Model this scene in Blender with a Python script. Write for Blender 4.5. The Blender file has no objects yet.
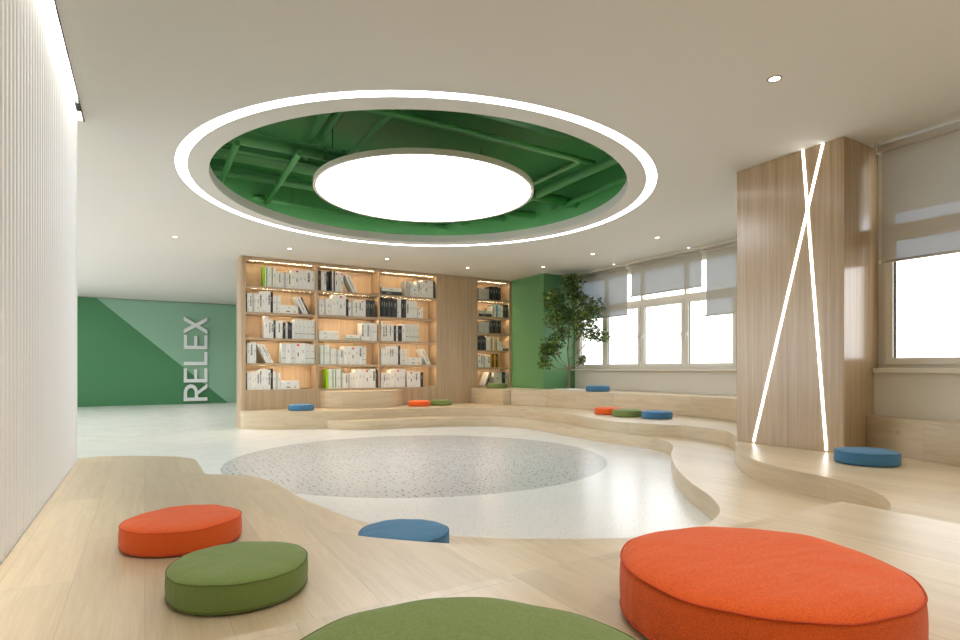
import bpy, bmesh, math, random
from math import pi, sin, cos, radians
from mathutils import Vector, Matrix
random.seed(7)
AN = radians(30.6)                         # camera heading, clockwise from the window wall direction
SC = bpy.context.scene
COL = SC.collection
H = 3.0                                   # ceiling height
CX, CY = 2.80, 5.97                       # centre of the round ceiling opening

# ------------------------------------------------------------------ materials
def lin(c):
    return tuple(((x/255)/12.92 if x/255 <= .04045 else ((x/255+.055)/1.055)**2.4) for x in c)+(1,)
def new_mat(name):
    m = bpy.data.materials.new(name); m.use_nodes = True
    nt = m.node_tree; b = nt.nodes['Principled BSDF']
    return m, nt, b
def nd(nt, t, **kw):
    n = nt.nodes.new(t)
    for k, v in kw.items():
        if hasattr(n, k): setattr(n, k, v)
        else: n.inputs[k].default_value = v
    return n
def plain(name, rgb, rough=.6, metal=0, spec=.5, noise=0, scale=30):
    m, nt, b = new_mat(name)
    b.inputs['Base Color'].default_value = lin(rgb)
    b.inputs['Roughness'].default_value = rough
    b.inputs['Metallic'].default_value = metal
    b.inputs['Specular IOR Level'].default_value = spec
    if noise:
        tc = nd(nt, 'ShaderNodeTexCoord'); n = nd(nt, 'ShaderNodeTexNoise', Scale=scale, Detail=4.)
        bp = nd(nt, 'ShaderNodeBump', Strength=noise, Distance=.002)
        nt.links.new(tc.outputs['Object'], n.inputs['Vector'])
        nt.links.new(n.outputs['Fac'], bp.inputs['Height']); nt.links.new(bp.outputs['Normal'], b.inputs['Normal'])
    return m
def emit(name, rgb, strength):
    m, nt, b = new_mat(name)
    nt.nodes.remove(b); e = nd(nt, 'ShaderNodeEmission')
    e.inputs['Color'].default_value = lin(rgb); e.inputs['Strength'].default_value = strength
    nt.links.new(e.outputs[0], nt.nodes['Material Output'].inputs[0])
    return m
def ramp(nt, stops, interp='LINEAR'):
    r = nt.nodes.new('ShaderNodeValToRGB'); cr = r.color_ramp; cr.interpolation = interp
    cr.elements[0].position, cr.elements[0].color = stops[0]
    cr.elements[1].position, cr.elements[1].color = stops[-1]
    for p, c in stops[1:-1]:
        e = cr.elements.new(p); e.color = c
    return r
def g(v): return (v, v, v, 1)

def mat_planks():
    """long pale oak boards laid along UV.x (metres), soft satin lacquer"""
    m, nt, b = new_mat('pale_oak_boards'); L = nt.links
    uv = nd(nt, 'ShaderNodeUVMap')
    br = nd(nt, 'ShaderNodeTexBrick', offset=.37, offset_frequency=2)
    br.inputs['Scale'].default_value = 1; br.inputs['Brick Width'].default_value = 1.45
    br.inputs['Row Height'].default_value = .21; br.inputs['Mortar Size'].default_value = .0013
    br.inputs['Mortar Smooth'].default_value = .3; br.inputs['Bias'].default_value = 0
    br.inputs['Color1'].default_value = g(0); br.inputs['Color2'].default_value = g(1); br.inputs['Mortar'].default_value = g(.5)
    L.new(uv.outputs[0], br.inputs['Vector'])
    # per board offset of the grain
    sh = nd(nt, 'ShaderNodeVectorMath', operation='SCALE'); sh.inputs[3].default_value = 7.3
    L.new(br.outputs['Color'], sh.inputs[0])
    mp = nd(nt, 'ShaderNodeMapping'); mp.inputs['Scale'].default_value = (1.1, 13, 1)
    L.new(uv.outputs[0], mp.inputs['Vector'])
    ad = nd(nt, 'ShaderNodeVectorMath', operation='ADD'); L.new(mp.outputs[0], ad.inputs[0]); L.new(sh.outputs[0], ad.inputs[1])
    n1 = nd(nt, 'ShaderNodeTexNoise', Scale=1.6, Detail=6., Roughness=.6, Distortion=.9); L.new(ad.outputs[0], n1.inputs['Vector'])
    mp2 = nd(nt, 'ShaderNodeMapping'); mp2.inputs['Scale'].default_value = (5, 160, 1); L.new(uv.outputs[0], mp2.inputs['Vector'])
    n2 = nd(nt, 'ShaderNodeTexNoise', Scale=1., Detail=3.); L.new(mp2.outputs[0], n2.inputs['Vector'])
    c1 = ramp(nt, [(.25, lin(OAK[0])), (.5, lin(OAK[1])), (.8, lin(OAK[2]))]); L.new(n1.outputs['Fac'], c1.inputs[0])
    tone = ramp(nt, [(0, g(.9)), (1, g(1.04))]); L.new(br.outputs['Color'], tone.inputs[0])
    mx = nd(nt, 'ShaderNodeMix', data_type='RGBA', blend_type='MULTIPLY'); mx.inputs[0].default_value = 1
    L.new(c1.outputs[0], mx.inputs[6]); L.new(tone.outputs[0], mx.inputs[7])
    fine = ramp(nt, [(.3, g(.93)), (.65, g(1.02))]); L.new(n2.outputs['Fac'], fine.inputs[0])
    mx2 = nd(nt, 'ShaderNodeMix', data_type='RGBA', blend_type='MULTIPLY'); mx2.inputs[0].default_value = 1
    L.new(mx.outputs[2], mx2.inputs[6]); L.new(fine.outputs[0], mx2.inputs[7])
    # rare knots
    mp3 = nd(nt, 'ShaderNodeMapping'); mp3.inputs['Scale'].default_value = (1.2, 2.6, 1); L.new(uv.outputs[0], mp3.inputs['Vector'])
    vo = nd(nt, 'ShaderNodeTexVoronoi', Scale=1.3); L.new(mp3.outputs[0], vo.inputs['Vector'])
    seam = ramp(nt, [(0, g(1)), (1, g(.74))]); L.new(br.outputs['Fac'], seam.inputs[0])
    mxs = nd(nt, 'ShaderNodeMix', data_type='RGBA', blend_type='MULTIPLY'); mxs.inputs[0].default_value = 1
    L.new(mx2.outputs[2], mxs.inputs[6]); L.new(seam.outputs[0], mxs.inputs[7])
    kn = ramp(nt, [(.0, g(.72)), (.03, g(.86)), (.055, g(1))]); L.new(vo.outputs['Distance'], kn.inputs[0])
    mx3 = nd(nt, 'ShaderNodeMix', data_type='RGBA', blend_type='MULTIPLY'); mx3.inputs[0].default_value = 1
    L.new(mxs.outputs[2], mx3.inputs[6]); L.new(kn.outputs[0], mx3.inputs[7])
    L.new(mx3.outputs[2], b.inputs['Base Color'])
    rr = ramp(nt, [(.2, g(.30)), (.8, g(.38))]); L.new(n1.outputs['Fac'], rr.inputs[0]); L.new(rr.outputs[0], b.inputs['Roughness'])
    bp = nd(nt, 'ShaderNodeBump', Strength=.06, Distance=.001); L.new(n2.outputs['Fac'], bp.inputs['Height']); L.new(bp.outputs[0], b.inputs['Normal'])
    b.inputs['Specular IOR Level'].default_value = .6
    return m
def mat_veneer(name, cols, rough=.35, spec=.5):
    """vertical grain wood veneer"""
    m, nt, b = new_mat(name); L = nt.links
    tc = nd(nt, 'ShaderNodeTexCoord')
    mp = nd(nt, 'ShaderNodeMapping'); mp.inputs['Scale'].default_value = (26, 26, .5); L.new(tc.outputs['Object'], mp.inputs[0])
    n = nd(nt, 'ShaderNodeTexNoise', Scale=1., Detail=5., Roughness=.65); L.new(mp.outputs[0], n.inputs[0])
    mp2 = nd(nt, 'ShaderNodeMapping'); mp2.inputs['Scale'].default_value = (150, 150, 2.5); L.new(tc.outputs['Object'], mp2.inputs[0])
    n2 = nd(nt, 'ShaderNodeTexNoise', Scale=1., Detail=2.); L.new(mp2.outputs[0], n2.inputs[0])
    c = ramp(nt, [(.3, lin(cols[0])), (.5, lin(cols[1])), (.7, lin(cols[2]))]); L.new(n.outputs['Fac'], c.inputs[0])
    f = ramp(nt, [(.35, g(.9)), (.65, g(1.03))]); L.new(n2.outputs['Fac'], f.inputs[0])
    mx = nd(nt, 'ShaderNodeMix', data_type='RGBA', blend_type='MULTIPLY'); mx.inputs[0].default_value = 1
    L.new(c.outputs[0], mx.inputs[6]); L.new(f.outputs[0], mx.inputs[7]); L.new(mx.outputs[2], b.inputs['Base Color'])
    b.inputs['Roughness'].default_value = rough; b.inputs['Specular IOR Level'].default_value = spec
    return m
def mat_terrazzo():
    m, nt, b = new_mat('terrazzo'); L = nt.links
    tc = nd(nt, 'ShaderNodeTexCoord')
    # grey round inlay around the room's centre
    sub = nd(nt, 'ShaderNodeVectorMath', operation='DISTANCE'); sub.inputs[1].default_value = (2.79, 6.09, 0)
    L.new(tc.outputs['Object'], sub.inputs[0])
    ins = nd(nt, 'ShaderNodeMath', operation='LESS_THAN'); ins.inputs[1].default_value = 2.14; L.new(sub.outputs['Value'], ins.inputs[0])
    def specks(scale, dist, keep, stretch=(1, 1, 1)):
        mp = nd(nt, 'ShaderNodeMapping'); mp.inputs['Scale'].default_value = stretch; L.new(tc.outputs['Object'], mp.inputs[0])
        v = nd(nt, 'ShaderNodeTexVoronoi', voronoi_dimensions='2D', Scale=scale); L.new(mp.outputs[0], v.inputs['Vector'])
        a = nd(nt, 'ShaderNodeMath', operation='LESS_THAN'); a.inputs[1].default_value = dist; L.new(v.outputs['Distance'], a.inputs[0])
        s = nd(nt, 'ShaderNodeSeparateColor'); L.new(v.outputs['Color'], s.inputs[0])
        k = nd(nt, 'ShaderNodeMath', operation='LESS_THAN'); k.inputs[1].default_value = keep; L.new(s.outputs[0], k.inputs[0])
        x = nd(nt, 'ShaderNodeMath', operation='MULTIPLY'); L.new(a.outputs[0], x.inputs[0]); L.new(k.outputs[0], x.inputs[1])
        return x
    big = specks(15, .16, .42, (1, 1.5, 1)); small = specks(30, .12, .4); pale = specks(60, .3, .4)
    def mix(fac, c1, c2):
        n = nd(nt, 'ShaderNodeMix', data_type='RGBA')
        if hasattr(fac, 'outputs'): L.new(fac.outputs[0], n.inputs[0])
        else: n.inputs[0].default_value = fac
        for i, c in ((6, c1), (7, c2)):
            if isinstance(c, tuple): n.inputs[i].default_value = c
            else: L.new(c.outputs[2], n.inputs[i])
        return n
    white = mix(small, lin(TERR[0]), lin((150, 147, 140)))
    grey0 = mix(pale, lin(TERR[1]), lin(TERR[2]))
    grey = mix(big, grey0, lin((52, 50, 47)))
    allc = mix(ins, white, grey)
    L.new(allc.outputs[2], b.inputs['Base Color'])
    b.inputs['Specular IOR Level'].default_value = .42
    n = nd(nt, 'ShaderNodeTexNoise', Scale=3., Detail=3.); L.new(tc.outputs['Object'], n.inputs[0])
    r = ramp(nt, [(.3, g(.22)), (.7, g(.27))]); L.new(n.outputs['Fac'], r.inputs[0]); L.new(r.outputs[0], b.inputs['Roughness'])
    return m
def mat_fabric(name, rgb):
    m, nt, b = new_mat(name); L = nt.links
    tc = nd(nt, 'ShaderNodeTexCoord')
    outs = []
    for sc in ((260, 1500, 900), (1500, 260, 900)):
        mp = nd(nt, 'ShaderNodeMapping'); mp.inputs['Scale'].default_value = tuple(s*.7 for s in sc); L.new(tc.outputs['Object'], mp.inputs[0])
        n = nd(nt, 'ShaderNodeTexNoise', Scale=1., Detail=2.); L.new(mp.outputs[0], n.inputs[0]); outs.append(n)
    ad = nd(nt, 'ShaderNodeMath', operation='ADD'); L.new(outs[0].outputs['Fac'], ad.inputs[0]); L.new(outs[1].outputs['Fac'], ad.inputs[1])
    d = lin(tuple(max(0, c*.87) for c in rgb)); h = lin(tuple(min(255, c*1.06+3) for c in rgb))
    r = ramp(nt, [(.36, d), (.5, lin(rgb)), (.66, h)])
    hf = nd(nt, 'ShaderNodeMath', operation='MULTIPLY'); hf.inputs[1].default_value = .5; L.new(ad.outputs[0], hf.inputs[0]); L.new(hf.outputs[0], r.inputs[0])
    L.new(r.outputs[0], b.inputs['Base Color'])
    b.inputs['Roughness'].default_value = .9; b.inputs['Specular IOR Level'].default_value = .15
    b.inputs['Sheen Weight'].default_value = .15
    # loose creases in the cloth
    mp = nd(nt, 'ShaderNodeMapping'); mp.inputs['Scale'].default_value = (5, 17, 5); mp.inputs['Rotation'].default_value = (0, 0, .7); L.new(tc.outputs['Object'], mp.inputs[0])
    n3 = nd(nt, 'ShaderNodeTexNoise', Scale=1.2, Detail=2., Distortion=.4); L.new(mp.outputs[0], n3.inputs[0])
    b1 = nd(nt, 'ShaderNodeBump', Strength=.6, Distance=.008); L.new(n3.outputs['Fac'], b1.inputs['Height'])
    b2 = nd(nt, 'ShaderNodeBump', Strength=.5, Distance=.0012); L.new(hf.outputs[0], b2.inputs['Height']); L.new(b1.outputs[0], b2.inputs['Normal'])
    L.new(b2.outputs[0], b.inputs['Normal'])
    return m
def mat_blind():
    m, nt, b = new_mat('blind_mesh_fabric'); L = nt.links; nt.nodes.remove(b)
    d = nd(nt, 'ShaderNodeBsdfDiffuse'); d.inputs[0].default_value = lin((188, 182, 169))
    t = nd(nt, 'ShaderNodeBsdfTranslucent'); t.inputs[0].default_value = lin(BLIND_T)
    p = nd(nt, 'ShaderNodeBsdfTransparent'); p.inputs[0].default_value = (.50, .74, 1, 1)
    m1 = nd(nt, 'ShaderNodeMixShader'); m1.inputs[0].default_value = BLIND_M[0]; L.new(d.outputs[0], m1.inputs[1]); L.new(t.outputs[0], m1.inputs[2])
    m2 = nd(nt, 'ShaderNodeMixShader'); m2.inputs[0].default_value = BLIND_M[1]; L.new(m1.outputs[0], m2.inputs[1]); L.new(p.outputs[0], m2.inputs[2])
    L.new(m2.outputs[0], nt.nodes['Material Output'].inputs[0])
    return m
def mat_glass():
    m, nt, b = new_mat('window_glass'); L = nt.links; nt.nodes.remove(b)
    lw = nd(nt, 'ShaderNodeLayerWeight'); lw.inputs[0].default_value = .5
    fr = ramp(nt, [(0, g(.03)), (.6, g(.06)), (.85, g(.2)), (1, g(.8))]); L.new(lw.outputs['Facing'], fr.inputs[0])
    t = nd(nt, 'ShaderNodeBsdfTransparent'); gl = nd(nt, 'ShaderNodeBsdfGlossy'); gl.inputs['Roughness'].default_value = .02
    mx = nd(nt, 'ShaderNodeMixShader'); L.new(fr.outputs[0], mx.inputs[0]); L.new(t.outputs[0], mx.inputs[1]); L.new(gl.outputs[0], mx.inputs[2])
    L.new(mx.outputs[0], nt.nodes['Material Output'].inputs[0])
    return m
def mat_leaf():
    m, nt, b = new_mat('leaf'); L = nt.links
    oi = nd(nt, 'ShaderNodeTexCoord'); n = nd(nt, 'ShaderNodeTexNoise', Scale=9., Detail=1.); L.new(oi.outputs['Object'], n.inputs[0])
    r = ramp(nt, [(.3, lin((46, 70, 28))), (.52, lin((80, 106, 40))), (.70, lin((138, 156, 58)))]); L.new(n.outputs['Fac'], r.inputs[0])
    L.new(r.outputs[0], b.inputs['Base Color']); b.inputs['Roughness'].default_value = .45
    tr = nd(nt, 'ShaderNodeBsdfTranslucent'); L.new(r.outputs[0], tr.inputs[0])
    mx = nd(nt, 'ShaderNodeMixShader'); mx.inputs[0].default_value = .3
    L.new(b.outputs[0], mx.inputs[1]); L.new(tr.outputs[0], mx.inputs[2]); L.new(mx.outputs[0], nt.nodes['Material Output'].inputs[0])
    return m

# tunables
OAK = ((183, 163, 132), (197, 179, 149), (208, 192, 165))
TERR = ((213, 212, 207), (180, 179, 175), (192, 191, 186))
BLIND_T = (200, 198, 190)
BLIND_M = (.03, .042)
EXPOSURE = 0.7
SKY = 2.7
DISC, RING = 4.6, 4.5

M = {}
M['oak'] = mat_planks()
M['veneer'] = mat_veneer('cabinet_veneer', ((162, 139, 110), (177, 153, 122), (190, 168, 137)), .4)
M['veneer_in'] = mat_veneer('niche_veneer', ((206, 178, 142), (218, 192, 156), (226, 202, 167)), .45)
M['column'] = mat_veneer('column_veneer', ((160, 135, 104), (176, 151, 119), (189, 167, 136)), .22, .7)
M['terrazzo'] = mat_terrazzo()
M['ceiling'] = plain('ceiling_paint', (210, 208, 200), .85, noise=.15, scale=60)
M['plaster'] = plain('wallpaper', (214, 209, 196), .8, noise=.5, scale=120)
M['slat'] = plain('white_fluted_panel', (240, 241, 240), .5)
M['green'] = plain('green_paint', (92, 142, 92), .55, noise=.3, scale=80)
M['wallgreen'] = plain('deep_green_paint', (62, 122, 78), .6, noise=.2, scale=80)
M['walllight'] = plain('sage_paint', (132, 172, 146), .6, noise=.2, scale=80)
M['plenum'] = plain('plenum_green', (84, 146, 88), .45)
M['duct'] = plain('duct_green', (98, 162, 100), .32)
M['frame'] = plain('window_frame', (218, 213, 201), .45)
M['sill'] = plain('sill_board', (214, 208, 195), .75, spec=.15)
M['gasket'] = plain('dark_gasket', (20, 24, 28), .5)
M['white'] = plain('white_plastic', (232, 230, 224), .35)
M['rail'] = plain('blind_rail', (203, 195, 180), .4)
M['metal'] = plain('brushed_metal', (150, 140, 126), .35, .8)
M['black'] = plain('black_metal', (14, 14, 14), .5)
M['letter'] = plain('pale_letter', (218, 222, 222), .4)
M['blind'] = mat_blind(); M['glass'] = mat_glass(); M['leaf'] = mat_leaf()
M['bark'] = plain('bark', (122, 98, 84), .8, noise=1, scale=90)
M['disc'] = emit('panel_light', (244, 248, 255), DISC)
M['ring'] = emit('ring_light', (244, 248, 255), RING)
M['led'] = emit('led_line', (255, 252, 246), 6.)
M['strip'] = emit('shelf_led', (255, 228, 190), 50.)
M['cove'] = emit('cove_led', (255, 253, 248), 110.)
M['coveg'] = emit('plenum_led', (255, 253, 248), 20.)
M['down'] = emit('downlight_lens', (255, 248, 235), 4.)
M['orange'] = mat_fabric('orange_fabric', (216, 92, 38))
M['olive'] = mat_fabric('olive_fabric', (112, 130, 72))
M['blue'] = mat_fabric('blue_fabric', (66, 114, 148))
for k, c in (('orange_p', (190, 66, 26)), ('olive_p', (88, 102, 48)), ('blue_p', (44, 82, 112))): M[k] = plain(k+'iping', c, .9)
for k, c in dict(w=(222, 221, 214), w2=(208, 208, 200), w3=(230, 226, 214), g=(98, 148, 84), G=(150, 200, 20), k=(38, 38, 38), k2=(64, 64, 62), o=(184, 184, 174),
                 y=(222, 170, 40), Y=(200, 150, 34), r=(214, 52, 34), B=(60, 150, 178), paper=(236, 232, 220)).items():
    M['b_'+k] = plain('book_'+dict(w='white', w2='cool_white', w3='cream', g='green', G='lime', k='black', k2='charcoal', o='grey', y='yellow', Y='amber', r='red', B='cyan', paper='paper')[k], c, .5)

# ------------------------------------------------------------------ helpers
def link(name, bm, mats, parent=None, smooth=False, bevel=0):
    me = bpy.data.meshes.new(name); bm.normal_update(); bm.to_mesh(me); bm.free()
    for m in (mats if isinstance(mats, (list, tuple)) else [mats]): me.materials.append(m)
    o = bpy.data.objects.new(name, me); COL.objects.link(o)
    if parent: o.parent = parent
    if smooth:
        for p in me.polygons: p.use_smooth = True
    if bevel:
        b = o.modifiers.new('b', 'BEVEL'); b.width = bevel; b.segments = 2; b.limit_method = 'ANGLE'; b.angle_limit = radians(40)
    return o
def tag(o, label=None, cat=None, group=None, kind=None):
    for k, v in (('label', label), ('category', cat), ('group', group), ('kind', kind)):
        if v: o[k] = v
    return o
def empty(name, loc, label, cat, group=None, rz=0):
    o = bpy.data.objects.new(name, None); COL.objects.link(o); o.location = loc; o.rotation_euler = (0, 0, rz); o.empty_display_size = .1
    return tag(o, label, cat, group)
def box(bm, a, b, mi=0):
    xs, ys, zs = zip(a, b)
    vs = [bm.verts.new((xs[i], ys[j], zs[k])) for i in (0, 1) for j in (0, 1) for k in (0, 1)]
    fs = []
    for q in ((0, 1, 3, 2), (4, 6, 7, 5), (0, 4, 5, 1), (2, 3, 7, 6), (0, 2, 6, 4), (1, 5, 7, 3)):
        f = bm.faces.new([vs[i] for i in q]); f.material_index = mi; fs.append(f)
    return fs
def boxo(name, a, b, m, parent=None, bevel=0):
    a2 = tuple(min(x, y) for x, y in zip(a, b)); b2 = tuple(max(x, y) for x, y in zip(a, b))
    bm = bmesh.new(); box(bm, a2, b2); return link(name, bm, m, parent, bevel=bevel)
def tube(bm, pts, r, n=14, caps=True, mi=0):
    rings = []
    pts = [Vector(p) for p in pts]
    for i, p in enumerate(pts):
        t = (pts[min(i+1, len(pts)-1)]-pts[max(i-1, 0)]).normalized()
        up = Vector((0, 0, 1)) if abs(t.z) < .9 else Vector((1, 0, 0))
        a = t.cross(up).normalized(); b_ = t.cross(a).normalized()
        rr = r[i] if isinstance(r, (list, tuple)) else r
        rings.append([bm.verts.new(p+a*rr*cos(2*pi*k/n)+b_*rr*sin(2*pi*k/n)) for k in range(n)])
    for A, B in zip(rings, rings[1:]):
        for k in range(n):
            f = bm.faces.new((A[k], A[(k+1) % n], B[(k+1) % n], B[k])); f.smooth = True; f.material_index = mi
    if caps:
        for R in (rings[0], rings[-1]): bm.faces.new(R).material_index = mi
def spline(pts, n=8):
    out = []
    P = [Vector(p) for p in pts]
    for i in range(len(P)-1):
        p0 = P[max(i-1, 0)]; p1 = P[i]; p2 = P[i+1]; p3 = P[min(i+2, len(P)-1)]
        d1 = max((p2-p1).length, 1e-6)**.5; d0 = max((p1-p0).length, 1e-6)**.5; d2 = max((p3-p2).length, 1e-6)**.5
        # centripetal Catmull-Rom tangents
        m1 = (p2-p1) if i == 0 else ((p1-p0)/d0-(p2-p0)/(d0+d1)+(p2-p1)/d1)*d1
        m2 = (p2-p1) if i == len(P)-2 else ((p2-p1)/d1-(p3-p1)/(d1+d2)+(p3-p2)/d2)*d1
        for k in range(n):
            t = k/n; t2 = t*t; t3 = t2*t
            out.append(p1*(2*t3-3*t2+1)+m1*(t3-2*t2+t)+p2*(-2*t3+3*t2)+m2*(t3-t2))
    out.append(P[-1])
    return [(v.x, v.y) for v in out]
def prism(name, poly, z0, z1, m, parent=None, bevel=.004):
    """solid with a free outline; boards run along world Y on the top, along the edge on the risers"""
    bm = bmesh.new(); n = len(poly)
    bot = [bm.verts.new((x, y, z0)) for x, y in poly]; top = [bm.verts.new((x, y, z1)) for x, y in poly]
    area = sum(poly[i][0]*poly[(i+1) % n][1]-poly[(i+1) % n][0]*poly[i][1] for i in range(n))
    uvl = bm.loops.layers.uv.new('UVMap')
    f = bm.faces.new(top if area > 0 else top[::-1]); f2 = bm.faces.new(bot[::-1] if area > 0 else bot)
    for ff in (f, f2):
        for l in ff.loops: l[uvl].uv = (l.vert.co.y, l.vert.co.x)
    s = 0
    for i in range(n):
        j = (i+1) % n; d = math.dist(poly[i], poly[j])
        vs = [(bot[i], s, z0), (bot[j], s+d, z0), (top[j], s+d, z1), (top[i], s, z1)]
        if area < 0: vs = vs[::-1]
        q = bm.faces.new([v[0] for v in vs])
        for l, v in zip(q.loops, vs): l[uvl].uv = (v[1]+z0*3, v[2]*.64+.011)
        s += d
    bm.normal_update(); bmesh.ops.triangulate(bm, faces=[f, f2])
    o = link(name, bm, m, parent, bevel=bevel)
    return o

# ------------------------------------------------------------------ the setting
# floor
boxo('floor', (-3.2, -2.7, -.1), (8.2, 19.0, 0), M['terrazzo']); tag(bpy.data.objects['floor'], kind='structure')

# ceiling with round opening and a slot along the fluted wall
def ring_xy(r, n=128): return [(CX+r*cos(2*pi*k/n), CY+r*sin(2*pi*k/n)) for k in range(n)]
bm = bmesh.new()
R_OUT, R_IN, R_OP, TH = 2.557, 2.455, 2.265, .11
XA, XB, YA, YB = -.415, 8.2, -2.7, 19.0
N = 128
inner = [bm.verts.new((x, y, H)) for x, y in ring_xy(R_OUT)]
def hit(a):
    c, s = cos(a), sin(a); ts = []
    if c > 1e-9: ts.append((XB-CX)/c)
    if c < -1e-9: ts.append((XA-CX)/c)
    if s > 1e-9: ts.append((YB-CY)/s)
    if s < -1e-9: ts.append((YA-CY)/s)
    t = min(ts); return (CX+c*t, CY+s*t)
outer = [bm.verts.new((*hit(2*pi*k/N), H)) for k in range(N)]
corners = [(XA, YA), (XA, YB), (XB, YA), (XB, YB)]
cang = [(math.atan2(y-CY, x-CX) % (2*pi), (x, y)) for x, y in corners]
for k in range(N):
    a0, a1 = 2*pi*k/N, 2*pi*(k+1)/N; j = (k+1) % N
    mid = [bm.verts.new((*p, H)) for a, p in cang if a0 < a < a1]
    bm.faces.new([inner[k]]+[outer[k]]+mid+[outer[j], inner[j]])
# ring between light groove and opening, its rim, and the upper side
i1 = [bm.verts.new((x, y, H)) for x, y in ring_xy(R_IN)]; o1 = [bm.verts.new((x, y, H)) for x, y in ring_xy(R_OP)]
o2 = [bm.verts.new((x, y, H+TH)) for x, y in ring_xy(R_OP)]; i2 = [bm.verts.new((x, y, H+TH)) for x, y in ring_xy(R_OP+.05)]
for k in range(N):
    j = (k+1) % N
    for A, B in ((i1, o1), (o1, o2), (o2, i2)): bm.faces.new((A[k], A[j], B[j], B[k]))
# corridor part beyond the fluted wall
box(bm, (-3.2, 5.48, H), (XA, 19.0, H+.06))
box(bm, (XA-.001, -2.7, H), (XA, 5.48, H+.22))       # edge board of the slot
bmesh.ops.recalc_face_normals(bm, faces=bm.faces[:])
tag(link('ceiling', bm, M['ceiling']), kind='structure')
boxo('ceiling_slot', (-.62, -2.7, H+.22), (XA, 5.50, H+.26), M['ceiling']); tag(bpy.data.objects['ceiling_slot'], kind='structure')

# green drum above the opening
PZ, DRUM = 3.85, 2.80
bm = bmesh.new()
lo = [bm.verts.new((x, y, H+TH)) for x, y in ring_xy(DRUM)]; hi = [bm.verts.new((x, y, PZ)) for x, y in ring_xy(DRUM)]
ed = [bm.verts.new((x, y, H+TH)) for x, y in ring_xy(R_OP+.05)]
for k in range(N):
    j = (k+1) % N; bm.faces.new((lo[k], hi[k], hi[j], lo[j])); bm.faces.new((ed[k], lo[k], lo[j], ed[j]))
bm.faces.new(hi); bmesh.ops.recalc_face_normals(bm, faces=bm.faces[:])
tag(link('ceiling_plenum', bm, M['plenum']), kind='structure')
def clip(p, q):
    """move p towards q until it is inside the drum"""
    p, q = Vector(p), Vector(q); c = Vector((CX, CY))
    for i in range(400):
        if (p.xy-c).length < DRUM-.005: break
        p = p+(q-p)*.01
    return p

def wall(name, *boxes, m='plaster'):
    bm = bmesh.new()
    for a, b_ in boxes: box(bm, a, b_)
    return tag(link(name, bm, M[m]), kind='structure')
# window walls: near one X=5.7, far one X=7.9
wall('wall_east', ((5.585, -2.6, 0), (5.9, 2.559, 1.0)), ((5.67, 2.559, 0), (5.9, 3.6, 1.0)), ((5.67, 2.52, 1.0), (5.9, 3.6, H)), ((5.67, -2.6, 2.94), (5.9, 2.52, H)), ((5.62, -2.6, 1.0), (5.9, -1.9, 2.94)))
wall('wall_east_bay', ((7.9, 3.6, 0), (8.1, 9.4, 1.0)), ((7.9, 3.6, 2.88), (8.1, 9.4, H)), ((7.9, 9.31, 1.0), (8.1, 9.4, 2.88)), ((7.9, 3.6, 1.0), (8.1, 3.7, 2.88)))
wall('wall_return', ((5.9, 3.5, 0), (8.1, 3.6, H)), m='plaster')
wall('wall_south', ((-3.2, -2.7, 0), (5.9, -2.6, H)))
wall('wall_green_pier', ((7.07, 9.38, 0), (7.9, 10.98, H)), m='green')
wall('wall_east_corridor', ((7.9, 9.4, 0), (8.1, 18.8, H)))
wall('wall_west', ((-3.2, 5.48, 0), (-3.1, 18.8, .3)), ((-3.2, 5.48, 2.8), (-3.1, 18.8, H)), ((-3.2, 5.48, .3), (-3.1, 6.4, 2.8)), ((-3.2, 18.0, .3), (-3.1, 18.8, 2.8)), ((-3.2, -2.6, 0), (-3.1, 5.48, H)))
wall('wall_north_core', ((-3.2, 18.8, 0), (8.1, 19.0, H)), m='wallgreen')
# painted faces of the far wall: deep green triangle and sage field
bm = bmesh.new(); yb = 18.797
dark = [(-3.1, 0), (2.19, 0), (-1.16, H), (-3.1, H)]; light = [(2.19, 0), (7.9, 0), (7.9, H), (-1.16, H)]
for mi, poly in ((0, dark), (1, light)):
    f = bm.faces.new([bm.verts.new((x, yb, z)) for x, z in poly]); f.material_index = mi
bmesh.ops.recalc_face_normals(bm, faces=bm.faces[:])
tag(link('wall_north', bm, [M['wallgreen'], M['walllight']]), kind='structure')
# shadow line under the ceiling at the far wall
boxo('trim_1', (-3.1, 18.76, 2.985), (7.9, 18.797, 2.999), M['metal']); tag(bpy.data.objects['trim_1'], kind='structure')

# fluted white wall
bm = bmesh.new(); pitch = .076; prof = []
y = -2.6
while y < 5.37:
    for k in range(11):                     # rounded rib, then a narrow deep groove
        t = k/10
        prof.append((-.455-.028*(1-max(0, 1-(2*t-1)**2)**.5), y+.054*t))
    prof.append((-.512, y+.0545)); prof.append((-.512, y+pitch-.0005))
    y += pitch
prof.append((-.456, y+.004)); prof.append((-.456, 5.45)); prof.append((-.56, 5.45)); prof.append((-.56, -2.6))
lo = [bm.verts.new((x, yy, 0)) for x, yy in prof]; hi = [bm.verts.new((x, yy, H+.22)) for x, yy in prof]
for k in range(len(prof)):
    j = (k+1) % len(prof); bm.faces.new((lo[k], lo[j], hi[j], hi[k]))
bmesh.ops.recalc_face_normals(bm, faces=bm.faces[:])
tag(link('wall_fluted', bm, M['slat']), kind='structure')
boxo('wall_fluted_core', (-.62, -2.6, 0), (-.561, 5.45, H+.22), M['slat']); tag(bpy.data.objects['wall_fluted_core'], kind='structure')

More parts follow.
